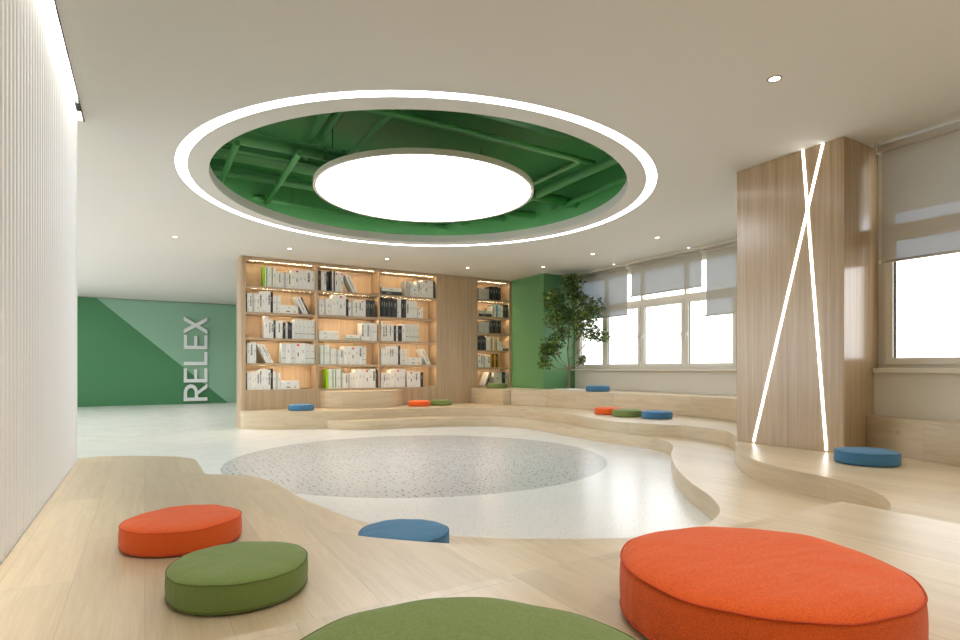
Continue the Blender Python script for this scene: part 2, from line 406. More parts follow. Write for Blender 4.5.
# ------------------------------------------------------------------ windows and blinds
def window(name, X, ys, z0, z1, zt0, zt1, handles=(), outx=.12):
    """casements between the mullion lines ys, transom between zt0 and zt1, upper fixed lights; frame sits on the line X"""
    w = empty(name, (X, ys[0], z0), None, None); w['kind'] = 'structure'
    def P(nm, bm, m, par=w, bev=0):
        for v in bm.verts: v.co -= Vector((X, ys[0], z0)) if par is w else Vector((X, ys[0], z0))
        return link(nm, bm, m, par, bevel=bev)
    bm = bmesh.new(); lo, hi = min(ys), max(ys)
    x0, x1 = X+.02, X+.10
    box(bm, (x0, lo, z0), (x1, hi, z0+.035)); box(bm, (x0, lo, z1-.05), (x1, hi, z1)); box(bm, (x0, lo, zt0+.05), (x1, hi, zt1-.02))
    ms = sorted(ys)
    for i, y in enumerate(ms):
        a = y if i == 0 else (y-.03 if i == len(ms)-1 else y-.025); bb = a+(.05 if 0 < i < len(ms)-1 else .03)
        for za, zb in ((z0+.035, zt0+.05), (zt1-.02, z1-.05)): box(bm, (x0, a, za), (x1, bb, zb))
    P('window_frame', bm, M['frame'], bev=.004)
    for i in range(len(ms)-1):
        a, c = ms[i]+(.03 if i == 0 else .025), ms[i+1]-(.03 if i == len(ms)-2 else .025)
        za, zb = z0+.035, zt0+.05; s = .052
        bm = bmesh.new(); xs0, xs1 = X+.005, X+.06
        box(bm, (xs0, a-.006, za-.006), (xs1, c+.006, za+s)); box(bm, (xs0, a-.006, zb-s), (xs1, c+.006, zb+.006))
        box(bm, (xs0, a-.006, za+s), (xs1, a+s, zb-s)); box(bm, (xs0, c-s, za+s), (xs1, c+.006, zb-s))
        sash = P('sash', bm, M['frame'], bev=.004)
        bm = bmesh.new(); box(bm, (X+.045, a+s, za+s), (X+.049, c-s, zb-s)); P('glass', bm, M['glass'], sash)
        bm = bmesh.new(); q = .007
        xg = (X+.035, X+.044)
        box(bm, (xg[0], c-s-q*1.8, za+s), (xg[1], c-s, zb-s)); box(bm, (xg[0], a+s, zb-s-q), (xg[1], c-s-q*1.8, zb-s)); box(bm, (xg[0], a+s, za+s), (xg[1], a+s+q*.6, zb-s-q))
        P('gasket', bm, M['gasket'], sash)
        bm = bmesh.new(); box(bm, (X+.06, a, zt1-.02), (X+.064, c, z1-.05)); P('upper_glass', bm, M['glass'])
        for side in (-1, 1):
            if (i, side) in handles:
                yy = (a+.03) if side < 0 else (c-.03)
                bm = bmesh.new(); zz = 1.63
                box(bm, (X-.01, yy-.015, zz-.035), (X+.0049, yy+.015, zz+.035)); tube(bm, [(X-.01, yy, zz), (X-.045, yy, zz)], .009)
                tube(bm, [(X-.045, yy, zz+.01), (X-.045, yy-side*.0, zz-.11)], .009); P('handle', bm, M['white'], sash)
    return w
FAR_Y = [9.31, 8.47, 7.52, 6.53, 5.54, 4.55, 3.7]
window('window_1', 7.9, FAR_Y, 1.04, 2.88, 2.17, 2.33, handles={(4, -1), (3, 1), (3, -1), (2, 1)})
window('window_2', 5.64, [2.52, 1.15, -.35, -1.9], 1.04, 2.94, 2.16, 2.315)
window('window_3', -3.2, [6.4, 9.3, 12.2, 15.1, 18.0][::-1], .3, 2.8, 2.2, 2.3)
boxo('trim_2', (7.80, 3.6, .995), (7.9, 9.38, 1.03), M['sill'], bevel=.004); tag(bpy.data.objects['trim_2'], kind='structure')
boxo('trim_3', (7.9, 3.7, 1.0), (8.1, 9.31, 1.0405), M['sill']); tag(bpy.data.objects['trim_3'], kind='structure')
boxo('trim_4', (5.55, -2.6, .995), (5.585, 2.555, 1.04), M['sill'], bevel=.006); tag(bpy.data.objects['trim_4'], kind='structure')
boxo('trim_5', (5.585, -1.9, 1.0), (5.9, 2.52, 1.0405), M['sill']); tag(bpy.data.objects['trim_5'], kind='structure')

def blind(X, y0, y1, zb, label, rail=False, bot_r=.011):
    """roller blind: tube, two brackets, hanging cloth, bottom bar"""
    zt = 2.948; r = .032
    e = empty('roller_blind', (X, (y0+y1)/2, zt), label, 'blind', 'roller blinds at the windows')
    off = Vector(e.location)
    def P(nm, bm, m, smooth=False):
        for v in bm.verts: v.co -= off
        return link(nm, bm, m, e, smooth)
    bm = bmesh.new(); tube(bm, [(X, y0+.02, zt), (X, y1-.02, zt)], r, 20); P('roller_tube', bm, M['rail'])
    for y in (y0, y1-.02):
        bm = bmesh.new(); tube(bm, [(X, y, zt), (X, y+.02, zt)], r+.012, 20); box(bm, (X-.03, y, zt+.04), (X+.03, y+.02, 2.998)); P('bracket', bm, M['white'])
    bm = bmesh.new(); xf = X+r-.002; n = 10
    vs = [[bm.verts.new((xf+.0015*sin(i*1.3), y, zt-(zt-zb)*i/n)) for i in range(n+1)] for y in (y0+.03, y1-.03)]
    for i in range(n): bm.faces.new((vs[0][i], vs[0][i+1], vs[1][i+1], vs[1][i]))
    P('blind_cloth', bm, M['blind'])
    bm = bmesh.new(); tube(bm, [(xf, y0+.025, zb), (xf, y1-.025, zb)], bot_r, 12); P('bottom_bar', bm, M['rail'])
    bm = bmesh.new(); tube(bm, [(xf, y1-.012, zb+.005), (xf, y1-.028, zb+.005)], .017, 12); P('bar_cap', bm, M['white'])
    return e
blind(5.52, .72, 2.51, 1.963, 'long pale roller blind beside the wooden column at the near window')
blind(5.52, -1.9, .66, 1.963, 'pale roller blind further along the near window, away from the column')
XF = 7.79
blind(XF, 7.745, 9.28, 2.05, 'roller blind behind the tree, hanging low over the first casement')
blind(XF, 6.085, 7.705, 2.382, 'short roller blind in the middle of the far window, stopping above the casements')
blind(XF, 4.45, 6.06, 1.892, 'lowest hanging roller blind of the far window, next to the wooden column')
tag(boxo('curtain_track', (7.66, 3.65, 2.955), (7.73, 9.36, 2.999), M['rail'], bevel=.003), 'long beige track fixed to the ceiling above the far window blinds', 'track')

# ------------------------------------------------------------------ stepped wooden platforms
C1 = [(2.67, 9.80), (2.85, 9.45), (3.13, 9.22), (3.5, 9.13), (4.0, 9.12), (4.55, 9.02), (5.10, 8.82), (5.5, 8.45), (5.68, 7.75), (5.58, 6.85), (5.54, 5.95), (5.585, 5.2),
      (5.48, 4.83), (5.2, 4.46), (4.64, 4.0), (4.03, 3.41), (3.62, 2.93), (3.34, 2.54), (3.11, 2.30), (2.96, 2.2), (2.80, 2.13), (2.62, 2.09), (2.22, 2.12), (2.0, 2.22),
      (1.79, 2.335), (1.58, 2.48), (1.39, 2.65), (1.10, 3.085), (1.005, 3.44), (.914, 3.96), (.877, 4.37), (.84, 4.68), (.75, 4.94), (.61, 5.1), (.44, 5.22), (.25, 5.3)]
C2a = [(1.425, 10.56), (1.47, 10.42), (1.65, 10.22), (2.08, 9.95), (2.4, 9.82), (2.67, 9.74)]
C2b = [(2.67, 9.74), (2.95, 9.64), (3.45, 9.57), (4.2, 9.53), (4.75, 9.42), (5.3, 9.15), (5.75, 8.65), (5.97, 8.0), (5.83, 7.1), (5.62, 6.2), (5.57, 5.65),
       (5.72, 5.25), (5.92, 4.8), (5.83, 4.25), (5.36, 3.76), (4.83, 3.40), (4.47, 3.1), (4.19, 2.8), (4.03, 2.53), (3.95, 2.3), (3.91, 2.07), (3.81, 1.86), (3.68, 1.68), (3.53, 1.55), (3.36, 1.46),
       (3.1, 1.38), (2.7, 1.33), (2.2, 1.42), (1.9, 1.57), (1.741, 1.661), (1.60, 1.742), (1.458, 1.818), (1.30, 1.905), (1.08, 2.08), (.8, 2.37), (.645, 2.64), (.524, 2.916), (.453, 3.17),
       (.41, 3.42), (.374, 3.9), (.358, 4.35), (.351, 4.785), (.336, 5.08), (.25, 5.26)]
C2c = [(.25, 5.26), (.12, 5.38), (-.083, 5.51), (-.3, 5.61), (-.454, 5.60)]
c1, c2a, c2b, c2c = spline(C1), spline(C2a), spline(C2b), spline(C2c, 5)
Z1, Z2, Z3 = .155, .31, .62
tag(prism('lower_step', c1+c2b[::-1][1:-1], 0, Z1, M['oak']), 'lowest curving pale oak step around the white terrazzo floor', 'step')
room = [(-.454, -2.6), (5.584, -2.6), (5.584, 2.56), (5.669, 2.56), (5.669, 3.6), (7.9, 3.6), (7.9, 9.38), (7.07, 9.38), (7.07, 10.56)]
tag(prism('seating_platform', c2a+c2b[1:]+c2c[1:]+room, 0, Z2, M['oak']), 'wide upper oak platform with wavy edge, carrying the cushions, the column and the benches', 'platform')
tag(prism('raised_platform', [(-.454, -2.59), (1.86, -2.59), (1.86, .945), (-.454, .945)], Z2, Z3, M['oak']), 'raised square-cornered oak platform under the large orange and green cushions', 'platform')
arc = spline([(2.80, 10.56), (2.86, 10.38), (3.07, 10.19), (3.43, 10.06), (3.83, 10.05), (4.2, 10.2), (4.46, 10.56)], 6)
tag(prism('curved_bench', arc, Z2, Z3, M['oak']), 'low rounded oak bench bulging out in front of the bookcase middle', 'bench')
tag(prism('corner_bench', [(6.02, 10.559), (6.15, 9.5), (6.31, 9.46), (6.31, 10.559)], Z2, Z3, M['oak']), 'narrow square-ended oak bench block at the foot of the narrow bookcase bay', 'bench')
fb = spline([(6.62, 8.70), (6.74, 8.2), (6.88, 7.6), (7.05, 6.8), (7.15, 6.0), (7.12, 5.4), (6.95, 4.85), (6.6, 4.3), (6.2, 3.9), (5.9, 3.6)], 6)
tag(prism('window_bench', [(6.312, 10.559), (6.312, 9.445)]+fb+[(7.899, 3.601), (7.899, 9.379), (7.069, 9.379), (7.069, 10.559)], Z2, Z3, M['oak']), 'long curving oak bench below the far window, carrying the tree', 'bench')
nb = spline([(5.46, 2.56), (5.33, 2.2), (5.17, 1.8), (4.95, 1.2), (4.8, .5), (4.75, -.5), (4.75, -2.6)], 5)
tag(prism('bench', nb+[(5.584, -2.6), (5.584, 2.559)], Z2, Z3, M['oak']), 'oak bench under the near window, starting at the wooden column', 'bench')

# wooden column with two crossing light lines
col = empty('wood_column', (5.4, 3.06, Z2), 'square wood veneered column with two crossing lines of light', 'column')
def P(parent, nm, bm, m, smooth=False, bevel=0):
    for v in bm.verts: v.co -= Vector(parent.location)
    return link(nm, bm, m, parent, smooth, bevel)
bm = bmesh.new(); box(bm, (5.09, 2.56, Z2), (5.669, 3.57, H-.001)); P(col, 'column_shaft', bm, M['column'], bevel=.004)
for (ya, za), (yb_, zb), xo in (((2.907, 2.995), (2.703, .325), 0), ((2.7325, 2.995), (3.386, .325), .0)):
    bm = bmesh.new(); d = Vector((0, yb_-ya, zb-za)).normalized(); nn = Vector((0, -d.z, d.y))*.0100
    vs = []
    for x in (5.086+xo, 5.0895):
        for (y, z) in ((ya, za), (yb_, zb)):
            for s in (1, -1): vs.append(bm.verts.new((x, y+nn.y*s, z+nn.z*s)))
    for q in ((0, 1, 3, 2), (4, 6, 7, 5), (0, 4, 5, 1), (2, 3, 7, 6), (0, 2, 6, 4), (1, 5, 7, 3)): bm.faces.new([vs[i] for i in q])
    bmesh.ops.recalc_face_normals(bm, faces=bm.faces[:])
    P(col, 'light_line', bm, M['led'])

# ------------------------------------------------------------------ bookcase
BY, BD = 10.56, .40
bays = [(1.515, 2.716, [2.490, 2.032, 1.578, 1.130, .664]), (2.761, 3.938, [2.492, 2.04, 1.58, 1.115, .664]),
        (3.969, 5.195, [2.495, 2.06, 1.585, 1.115, .664]), (6.182, 6.997, [2.545, 2.173, 1.812, 1.44, 1.066, .664])]
bc = empty('bookcase', (4.25, BY, 0), 'full height built-in wooden bookcase with glowing shelves and a plain panel', 'bookcase')
def B(nm, a, b_, m='veneer', bevel=.002):
    bm = bmesh.new(); box(bm, a, b_); return P(bc, nm, bm, M[m], bevel=bevel)
bm = bmesh.new(); side = [(1.42, BY+BD+.03), (1.42, BY+.04), (1.432, BY+.012), (1.46, BY), (1.515, BY), (1.515, BY+BD+.03)]
lo = [bm.verts.new((x, y, 0)) for x, y in side]; hi = [bm.verts.new((x, y, H-.001)) for x, y in side]
for k in range(6): bm.faces.new((lo[k], lo[(k+1) % 6], hi[(k+1) % 6], hi[k]))
bm.faces.new(hi); bm.faces.new(lo); bmesh.ops.recalc_face_normals(bm, faces=bm.faces[:]); P(bc, 'side_panel', bm, M['veneer'])
B('divider', (2.716, BY, .664), (2.761, BY+BD-.02, 2.94)); B('divider', (3.938, BY, .664), (3.969, BY+BD-.02, 2.94))
B('front_panel', (5.195, BY, .664), (6.182, BY+BD-.02, 2.94)); B('side_panel', (6.997, BY, .664), (7.069, BY+BD-.02, 2.94))
B('top_rail', (1.516, BY, 2.94), (7.069, BY+BD-.02, H-.001)); B('plinth', (1.516, BY, 0), (7.069, BY+BD-.02, .664))
B('back_panel', (1.516, BY+BD-.02, 0), (7.069, BY+BD+.03, H-.001), 'veneer_in')
# thin joints in the plain panel
for bi, (x0, x1, zs) in enumerate(bays):
    tops = [2.94]+[z-.038 for z in zs[:-1]]
    for z in zs[:-1]:
        B('shelf', (x0, BY+.004, z-.038), (x1, BY+BD-.021, z))
    for t in tops:
        # dashes of the led strip tucked behind the front edge
        bm = bmesh.new(); n = 6 if bi < 3 else 4; w = (x1-x0-.1)/n
        for k in range(n): box(bm, (x0+.05+k*w+.015, BY+.036, t-.0038), (x0+.05+(k+1)*w-.015, BY+.050, t-.0004))
        P(bc, 'light_strip', bm, M['strip'])
        bm = bmesh.new(); box(bm, (x0+.03, BY+.028, t-.0060), (x1-.03, BY+.032, t-.0002)); P(bc, 'strip_profile', bm, M['metal'])

# books -----------------------------------------------------------------
F, CU, CV, AN = 567., 480., 369., radians(30.6)
def xat(u, Y=10.60):
    a = (u-CU)/F; return Y*(a*cos(AN)+sin(AN))/(-a*sin(AN)+cos(AN))
NAMES = dict(w='white', s='black-lettered white', k='black', g='green-edged', G='lime green', o='pale grey', y='yellow-marked white', Y='amber', r='red-marked white', B='cyan', t='charcoal', l='line-banded white', c='cream')
book_cache = {}
def book_mesh(style, w, h, d=.24):
    key = (style, round(w, 3), round(h, 2))
    if key in book_cache: return book_cache[key]
    w, h = key[1], key[2]
    bm = bmesh.new(); mats = [M['b_paper']]
    base = dict(w='w', s='w', k='k', g='w', G='G', o='o', y='w', Y='Y', r='w', B='B', t='k2', l='w2', c='w3')[style]
    mats.append(M['b_'+base]); mats.append(M['b_k'] if style not in 'kGtYB' else M['b_o'])
    mats.append(M['b_'+dict(r='r', y='y', g='g', G='G', Y='k', B='w', l='k2').get(style, 'k')])
    hw = w/2; c = min(.0025, w*.15)
    # covers and spine (spine on -Y), page block inside
    box(bm, (-hw, 0, 0), (-hw+c, d, h), 1); box(bm, (hw-c, 0, 0), (hw, d, h), 1)
    pr_ = [(-hw, 0), (-hw*.6, -.004), (hw*.6, -.004), (hw, 0), (hw-c, .003), (-hw+c, .003)]
    lo = [bm.verts.new((x, y, 0)) for x, y in pr_]; hi = [bm.verts.new((x, y, h)) for x, y in pr_]
    for k in range(6): bm.faces.new((lo[k], lo[(k+1) % 6], hi[(k+1) % 6], hi[k])).material_index = 1
    bm.faces.new(hi).material_index = 1; bm.faces.new(lo[::-1]).material_index = 1
    box(bm, (-hw+c, .003, .003), (hw-c, d-.004, h-.004), 0)
    rr = random.Random(str(key)); y0, y1 = -.0048, -.0041; q = hw*.62
    def mark(z0, z1, mi, k=1.): box(bm, (-q*k, y0, z0*h), (q*k, y1, z1*h), mi)
    if style == 's':
        z = rr.uniform(.2, .45)
        while z < .85:
            dz = rr.uniform(.03, .07); mark(z, z+dz, 2, rr.uniform(.5, 1)); z += dz+.02
    elif style in 'wco':
        z = rr.uniform(.45, .6)
        for _ in range(3): mark(z, z+.018, 2, .45); z += .05
        if rr.random() < .5: mark(.08, .11, 2, .4)
    elif style == 'r': mark(.86, .95, 3); mark(.35, .55, 2, .35)
    elif style == 'y': mark(.18, .27, 3, .9); mark(.5, .7, 2, .35)
    elif style == 'g': mark(.02, .98, 3, .6); mark(.4, .6, 2, .3)
    elif style == 'l': mark(.26, .285, 3, 1.3); mark(.62, .64, 3, .5)
    elif style in 'kt':
        mark(.55, .57, 2, .6); mark(.6, .78, 2, .25)
    elif style == 'Y': mark(.1, .9, 3, .25)
    bmesh.ops.recalc_face_normals(bm, faces=bm.faces[:])
    me = bpy.data.meshes.new('book'); bm.to_mesh(me); bm.free()
    for m in mats: me.materials.append(m)
    book_cache[key] = me
    return me
ORD = 'first second third fourth fifth sixth seventh eighth ninth tenth eleventh twelfth thirteenth fourteenth fifteenth sixteenth seventeenth eighteenth nineteenth twentieth'.split()
ORD += ['twenty-'+o for o in ORD[:9]]
BAY = ['outermost bay', 'second bay', 'third bay', 'narrow bay']
SHELF = [['top', 'second', 'middle', 'fourth', 'bottom']]*3+[['top', 'second', 'third', 'fourth', 'fifth', 'bottom']]
# runs: (kind, u0, u1, count, height, styles)   kinds: s standing, l leaning towards the open end, h lying in a stack
SH = {
 (0, 0): [('s', 263.4, 265.2, 1, .36, 'G'), ('s', 265.2, 276, 4, .36, 'gwgw'), ('s', 276, 290.8, 6, .28, 'wswowsw'), ('s', 290.8, 314.6, 6, .35, 'crwwswl')],
 (0, 1): [('s', 245.6, 247, 1, .31, 'k'), ('s', 247, 259.3, 5, .33, 'wsowy'), ('s', 259.3, 270.5, 4, .37, 'swws'), ('s', 270.5, 273, 1, .36, 'k'), ('s', 273, 280.6, 3, .31, 'wlw'), ('h', 281, 298.5, 2, .075, 'yw'), ('l', 302.9, 312.5, 4, .34, 'wswk')],
 (0, 2): [('s', 264, 268.6, 1, .38, 'w'), ('s', 268.6, 282.6, 6, .32, 'sskwsw'), ('s', 283.2, 294.3, 5, .30, 'kwkkw'), ('s', 294.3, 314.6, 5, .36, 'llllll')],
 (0, 3): [('s', 245.6, 247, 1, .37, 'k'), ('s', 247, 256.2, 3, .36, 'wsw'), ('l', 266, 277, 4, .37, 'swsy'), ('s', 281, 314.6, 7, .36, 'lwlrwlll')],
 (0, 4): [('s', 245.6, 247, 1, .31, 'k'), ('s', 247, 259.3, 5, .32, 'wwcws'), ('s', 259.3, 270.5, 4, .36, 'swws'), ('s', 270.5, 273, 1, .36, 'k'), ('s', 273, 280.6, 3, .31, 'wow'), ('h', 281, 299.5, 2, .075, 'yw')],
 (1, 0): [('s', 318.6, 326.2, 3, .36, 'tws'), ('s', 326.5, 328.6, 1, .36, 'k'), ('s', 330.3, 335, 3, .37, 'kwk'), ('s', 335, 343.2, 3, .37, 'rwr'), ('l', 352.5, 354.5, 3, .36, 'wsw')],
 (1, 1): [('s', 318.6, 324.4, 3, .29, 'wyw'), ('s', 325.5, 332, 3, .31, 'wyw'), ('s', 332, 346, 4, .38, 'cwrwg'), ('s', 346.4, 352.5, 3, .31, 'kro'), ('s', 353, 359, 3, .31, 'wsw'), ('s', 359, 365.6, 3, .32, 'srw'), ('s', 365.6, 374.6, 4, .33, 'ttkt')],
 (1, 2): [('h', 318.8, 338.4, 2, .08, 'ww'), ('h', 345.6, 359.5, 2, .05, 'gw'), ('s', 361.3, 377, 6, .34, 'swswww')],
 (1, 3): [('s', 318.6, 331, 6, .36, 'gwgwwgw'), ('s', 331, 343, 5, .29, 'wwowsw'), ('s', 343.4, 366, 6, .35, 'cwrwslw')],
 (1, 4): [('s', 326, 328.6, 1, .36, 'G'), ('s', 328.6, 342.4, 5, .36, 'wggwgw'), ('s', 342.7, 354.8, 5, .29, 'wsowwy'), ('s', 354.8, 375.6, 6, .36, 'cwwrwsl'), ('s', 375.6, 377, 1, .36, 'k')],
 (2, 0): [('h', 381.6, 402, 2, .075, 'tw'), ('s', 405.3, 413, 3, .30, 'oow'), ('s', 413, 416, 1, .24, 'y'), ('s', 416, 422, 3, .32, 'wsy'), ('s', 422, 433, 4, .36, 'crww'), ('s', 433, 434.3, 1, .36, 'k')],
 (2, 1): [('s', 380.8, 392.6, 5, .37, 'ktktk'), ('s', 393, 397, 1, .36, 't'), ('s', 397, 401, 2, .36, 'lw'), ('s', 401, 406, 2, .37, 'kt'), ('s', 406.3, 417, 4, .34, 'swww'), ('s', 418, 423, 2, .22, 'rw')],
 (2, 2): [('s', 380.8, 382.8, 1, .38, 'w'), ('s', 382.8, 393.6, 5, .33, 'sswsw'), ('s', 394, 401.8, 4, .31, 'kykk'), ('s', 402, 419, 5, .35, 'wlllll')],
 (2, 3): [('s', 380.8, 389.5, 3, .33, 'www'), ('s', 389.5, 400, 5, .37, 'sswwk'), ('s', 400, 406.8, 3, .31, 'wlw'), ('h', 407.2, 421.8, 2, .075, 'yw'), ('l', 426.6, 431.5, 3, .34, 'wsw')],
 (2, 4): [('s', 380.8, 390.6, 4, .28, 'wsyw'), ('s', 390.6, 405, 5, .36, 'cwrww'), ('s', 407, 423, 6, .31, 'wrwswkr')],
 (3, 0): [('s', 478.6, 489, 4, .24, 'ooooo'), ('s', 489.6, 500.7, 4, .29, 'ktkt')],
 (3, 1): [('h', 478.8, 491.6, 2, .06, 'to'), ('s', 492.3, 496, 2, .24, 'ow'), ('s', 496, 502.8, 4, .27, 'Bywc'), ('s', 503, 508.8, 3, .29, 'ktk')],
 (3, 2): [('s', 478.6, 489, 4, .24, 'ooooo'), ('s', 489.6, 500.7, 4, .29, 'tktk')],
 (3, 3): [('s', 477.9, 486.2, 4, .30, 'ktkt'), ('s', 486.2, 490.8, 2, .30, 'ww'), ('s', 490.8, 498.5, 5, .28, 'YwgYw'), ('s', 498.8, 502, 2, .19, 'ww'), ('h', 502.6, 509, 2, .04, 'to')],
 (3, 4): [('s', 477.9, 490, 5, .27, 'rsowsw'), ('s', 490, 499.3, 5, .29, 'YkYkYt')],
 (3, 5): [('r', 483.5, 490, 2, .30, 'sk'), ('s', 494, 501.8, 1, .29, 'o'), ('s', 502.4, 508.6, 2, .29, 'ko')],
}
nbook = 0; STD = math.tan(0)
for (b_, s_), runs in SH.items():
    x0b, x1b, zs = bays[b_]; zb = zs[s_]+.0005; idx = 0
    where = '%s shelf of the %s' % (SHELF[b_][s_], BAY[b_]); grp = 'books on the '+where
    def place(style, w, h, x, z, roty=0, rotx=0, extra='standing', y=None):
        global nbook
        o = bpy.data.objects.new('book', book_mesh(style, w, h)); COL.objects.link(o)
        o.location = (x, y if y else BY+.03+random.uniform(0, .012), z); o.rotation_euler = (0, roty, 0)
        tag(o, '%s %s book, %s counting from the open end, %s' % (NAMES[style], extra, ORD[idx], where), 'book', grp); nbook += 1
        return o
    for kind, u0, u1, n, h, st in runs:
        xa, xb = max(xat(u0), x0b+.004), min(xat(u1), x1b-.004)
        if kind == 's':
            w = (xb-xa)/n
            for k in range(n):
                place(st[k % len(st)], w-.0012, h+random.choice((0, 0, .01, -.01)), xa+w*(k+.5), zb); idx += 1
        elif kind == 'l':
            # leaning with the top towards the open end
            th = radians(26); w = .028
            for k in range(n):
                # bottom edge pivots on the shelf; place so that the lower corner rests on it
                x = xa+(w+.0015)/cos(th)*(k+.5)
                hw = round(w, 3)/2
                place(st[k % len(st)], w, h, x, zb+hw*sin(th)+.0004, -th, extra='leaning'); idx += 1
        elif kind == 'r':
            # leaning with the top towards the green pier
            th = radians(24); w = .04
            for k in range(n):
                x = xa+(w+.0015)/cos(th)*(k+.5); hw = round(w, 3)/2
                place(st[k % len(st)], w, h, x, zb+hw*sin(th)+.0004, th, extra='leaning'); idx += 1
        else:
            # lying flat, spine outwards
            for k in range(n):
                L_ = xb-xa-(.012*k); hh = h
                o = place(st[k % len(st)], hh, L_, xa+L_, zb+hh/2+k*(hh+.001), -pi/2, extra='lying'); idx += 1
print('books', nbook)

# ------------------------------------------------------------------ RELEX sign
sg = empty('wall_sign', (1.3, 18.79, 0), 'large pale upright word RELEX on the green and sage end wall', 'sign')
XC, CAP, ST = 1.613, .624, .098
def letter(ch, z0, w):
    """polygons in (a along reading direction, b cap height)"""
    c, s = CAP, ST
    if ch == 'E': polys = [[(0, 0), (s, 0), (s, c), (0, c)], [(s, 0), (w, 0), (w, s*.82), (s, s*.82)], [(s, c*.5-s*.4), (w*.93, c*.5-s*.4), (w*.93, c*.5+s*.4), (s, c*.5+s*.4)], [(s, c-s*.82), (w, c-s*.82), (w, c), (s, c)]]
    elif ch == 'L': polys = [[(0, 0), (s, 0), (s, c), (0, c)], [(s, 0), (w, 0), (w, s*.82), (s, s*.82)]]
    elif ch == 'X': polys = [[(0, 0), (s*1.15, 0), (w, c), (w-s*1.15, c)], [(w-s*1.15, 0), (w, 0), (s*1.15, c), (0, c)]]
    else:
        polys = [[(0, 0), (s, 0), (s, c), (0, c)]]
        r1, r2, cy = c*.30, c*.30-s*.85, c*.70; ax = w*.5
        for k in range(12):
            a0, a1 = -pi/2+pi*k/12, -pi/2+pi*(k+1)/12
            f = lambda r, a: (ax+(w-.01-ax)*r/r1*cos(a), cy+r*sin(a))
            polys.append([f(r2, a0), f(r1, a0), f(r1, a1), f(r2, a1)])
        polys.append([(s, cy+r2), (ax, cy+r2), (ax, cy+r1), (s, cy+r1)]); polys.append([(s, cy-r1), (ax, cy-r1), (ax, cy-r2), (s, cy-r2)])
        polys.append([(w-s*1.2, 0), (w, 0), (ax+s*.45, cy-r1+.002), (ax-s*.6, cy-r1+.002)])
    bm = bmesh.new()
    for i, p in enumerate(polys):
        f = [bm.verts.new((XC-b, 18.73-(.0004*i if ch == 'X' else 0), z0+a)) for a, b in p]; k = [bm.verts.new((XC-b, 18.79, z0+a)) for a, b in p]
        n = len(p); bm.faces.new(f); bm.faces.new(k[::-1])
        for j in range(n): bm.faces.new((f[j], k[j], k[(j+1) % n], f[(j+1) % n]))
    bmesh.ops.recalc_face_normals(bm, faces=bm.faces[:])
    P(sg, 'letter', bm, M['letter'])
for ch, z0, w in (('R', .085, .50), ('E', .634, .415), ('L', 1.145, .39), ('E', 1.62, .415), ('X', 2.08, .49)): letter(ch, z0, w)

# ------------------------------------------------------------------ lights that belong to the ceiling
bm = bmesh.new()
A = [bm.verts.new((x, y, H+.004)) for x, y in ring_xy(R_OUT)]; Bv = [bm.verts.new((x, y, H+.004)) for x, y in ring_xy(R_IN)]
for k in range(N): bm.faces.new((A[k], Bv[k], Bv[(k+1) % N], A[(k+1) % N]))
bmesh.ops.recalc_face_normals(bm, faces=bm.faces[:])
for f in bm.faces:
    if f.normal.z > 0: f.normal_flip()
tag(link('ring_light', bm, M['ring']), 'thin white circle of light recessed in the ceiling around the opening', 'light')

DX, DY, DR = 2.81, 6.0, 1.243
pl = empty('round_pendant', (DX, DY, 3.12), 'big glowing white disc hanging in the middle of the green ceiling opening', 'lamp')
bm = bmesh.new(); n = 128
prof = [(DR-.02, 3.062), (DR, 3.055), (DR+.012, 3.06), (DR+.012, 3.115), (DR-.03, 3.12), (0.02, 3.12)]
rings = [[bm.verts.new((DX+r*cos(2*pi*k/n), DY+r*sin(2*pi*k/n), z)) for k in range(n)] for r, z in prof]
for Aa, Bb in zip(rings, rings[1:]):
    for k in range(n): bm.faces.new((Aa[k], Aa[(k+1) % n], Bb[(k+1) % n], Bb[k]))
bm.faces.new(rings[-1]); bmesh.ops.recalc_face_normals(bm, faces=bm.faces[:]); P(pl, 'lamp_housing', bm, M['rail'])
bm = bmesh.new(); f = bm.faces.new([bm.verts.new((DX+(DR-.02)*cos(2*pi*k/n), DY+(DR-.02)*sin(2*pi*k/n), 3.064)) for k in range(n)])
f.normal_update()
if f.normal.z > 0: f.normal_flip()
P(pl, 'diffuser', bm, M['disc'])
for k in range(3):
    a = pi/2-AN+(k-1)*.8; bm = bmesh.new(); tube(bm, [(DX+.9*cos(a), DY+.9*sin(a), 3.12), (DX+.9*cos(a), DY+.9*sin(a), PZ)], .006, 8); P(pl, 'hanging_rod', bm, M['duct'])

# ducts and pipes in the plenum
def pipe(pts, r, label, name='ceiling_pipe', m='duct', bands=()):
    pts = [clip(pts[0], pts[1])]+list(pts[1:-1])+[clip(pts[-1], pts[-2])]
    bm = bmesh.new(); tube(bm, pts, r, 20)
    return tag(link(name, bm, M[m]), label, 'duct' if name == 'air_duct' else 'pipe', 'green pipework above the ceiling opening')
def lab(a): return a
duct = empty('air_duct', (3.5, 6.52, 3.5), 'widest green round duct crossing above the disc lamp', 'duct')
bm = bmesh.new(); tube(bm, [clip((-.3, 6.50, 3.5), (3, 6.53, 3.5)), clip((6.6, 6.56, 3.5), (3, 6.53, 3.5))], .075, 24); P(duct, 'duct_tube', bm, M['duct'])
for x in (1.75, 1.98): bm = bmesh.new(); tube(bm, [(x, 6.51, 3.5), (x+.02, 6.51, 3.5)], .082, 24); P(duct, 'duct_collar', bm, M['duct'])
bm = bmesh.new(); tube(bm, [(1.87, 6.51, 3.58), (1.87, 6.51, PZ)], .006, 8); P(duct, 'hanging_rod', bm, M['duct'])
pipe([(-.3, 6.70, 3.43), (2.9, 6.72, 3.43)], .025, 'thin green pipe running just beyond the widest duct')
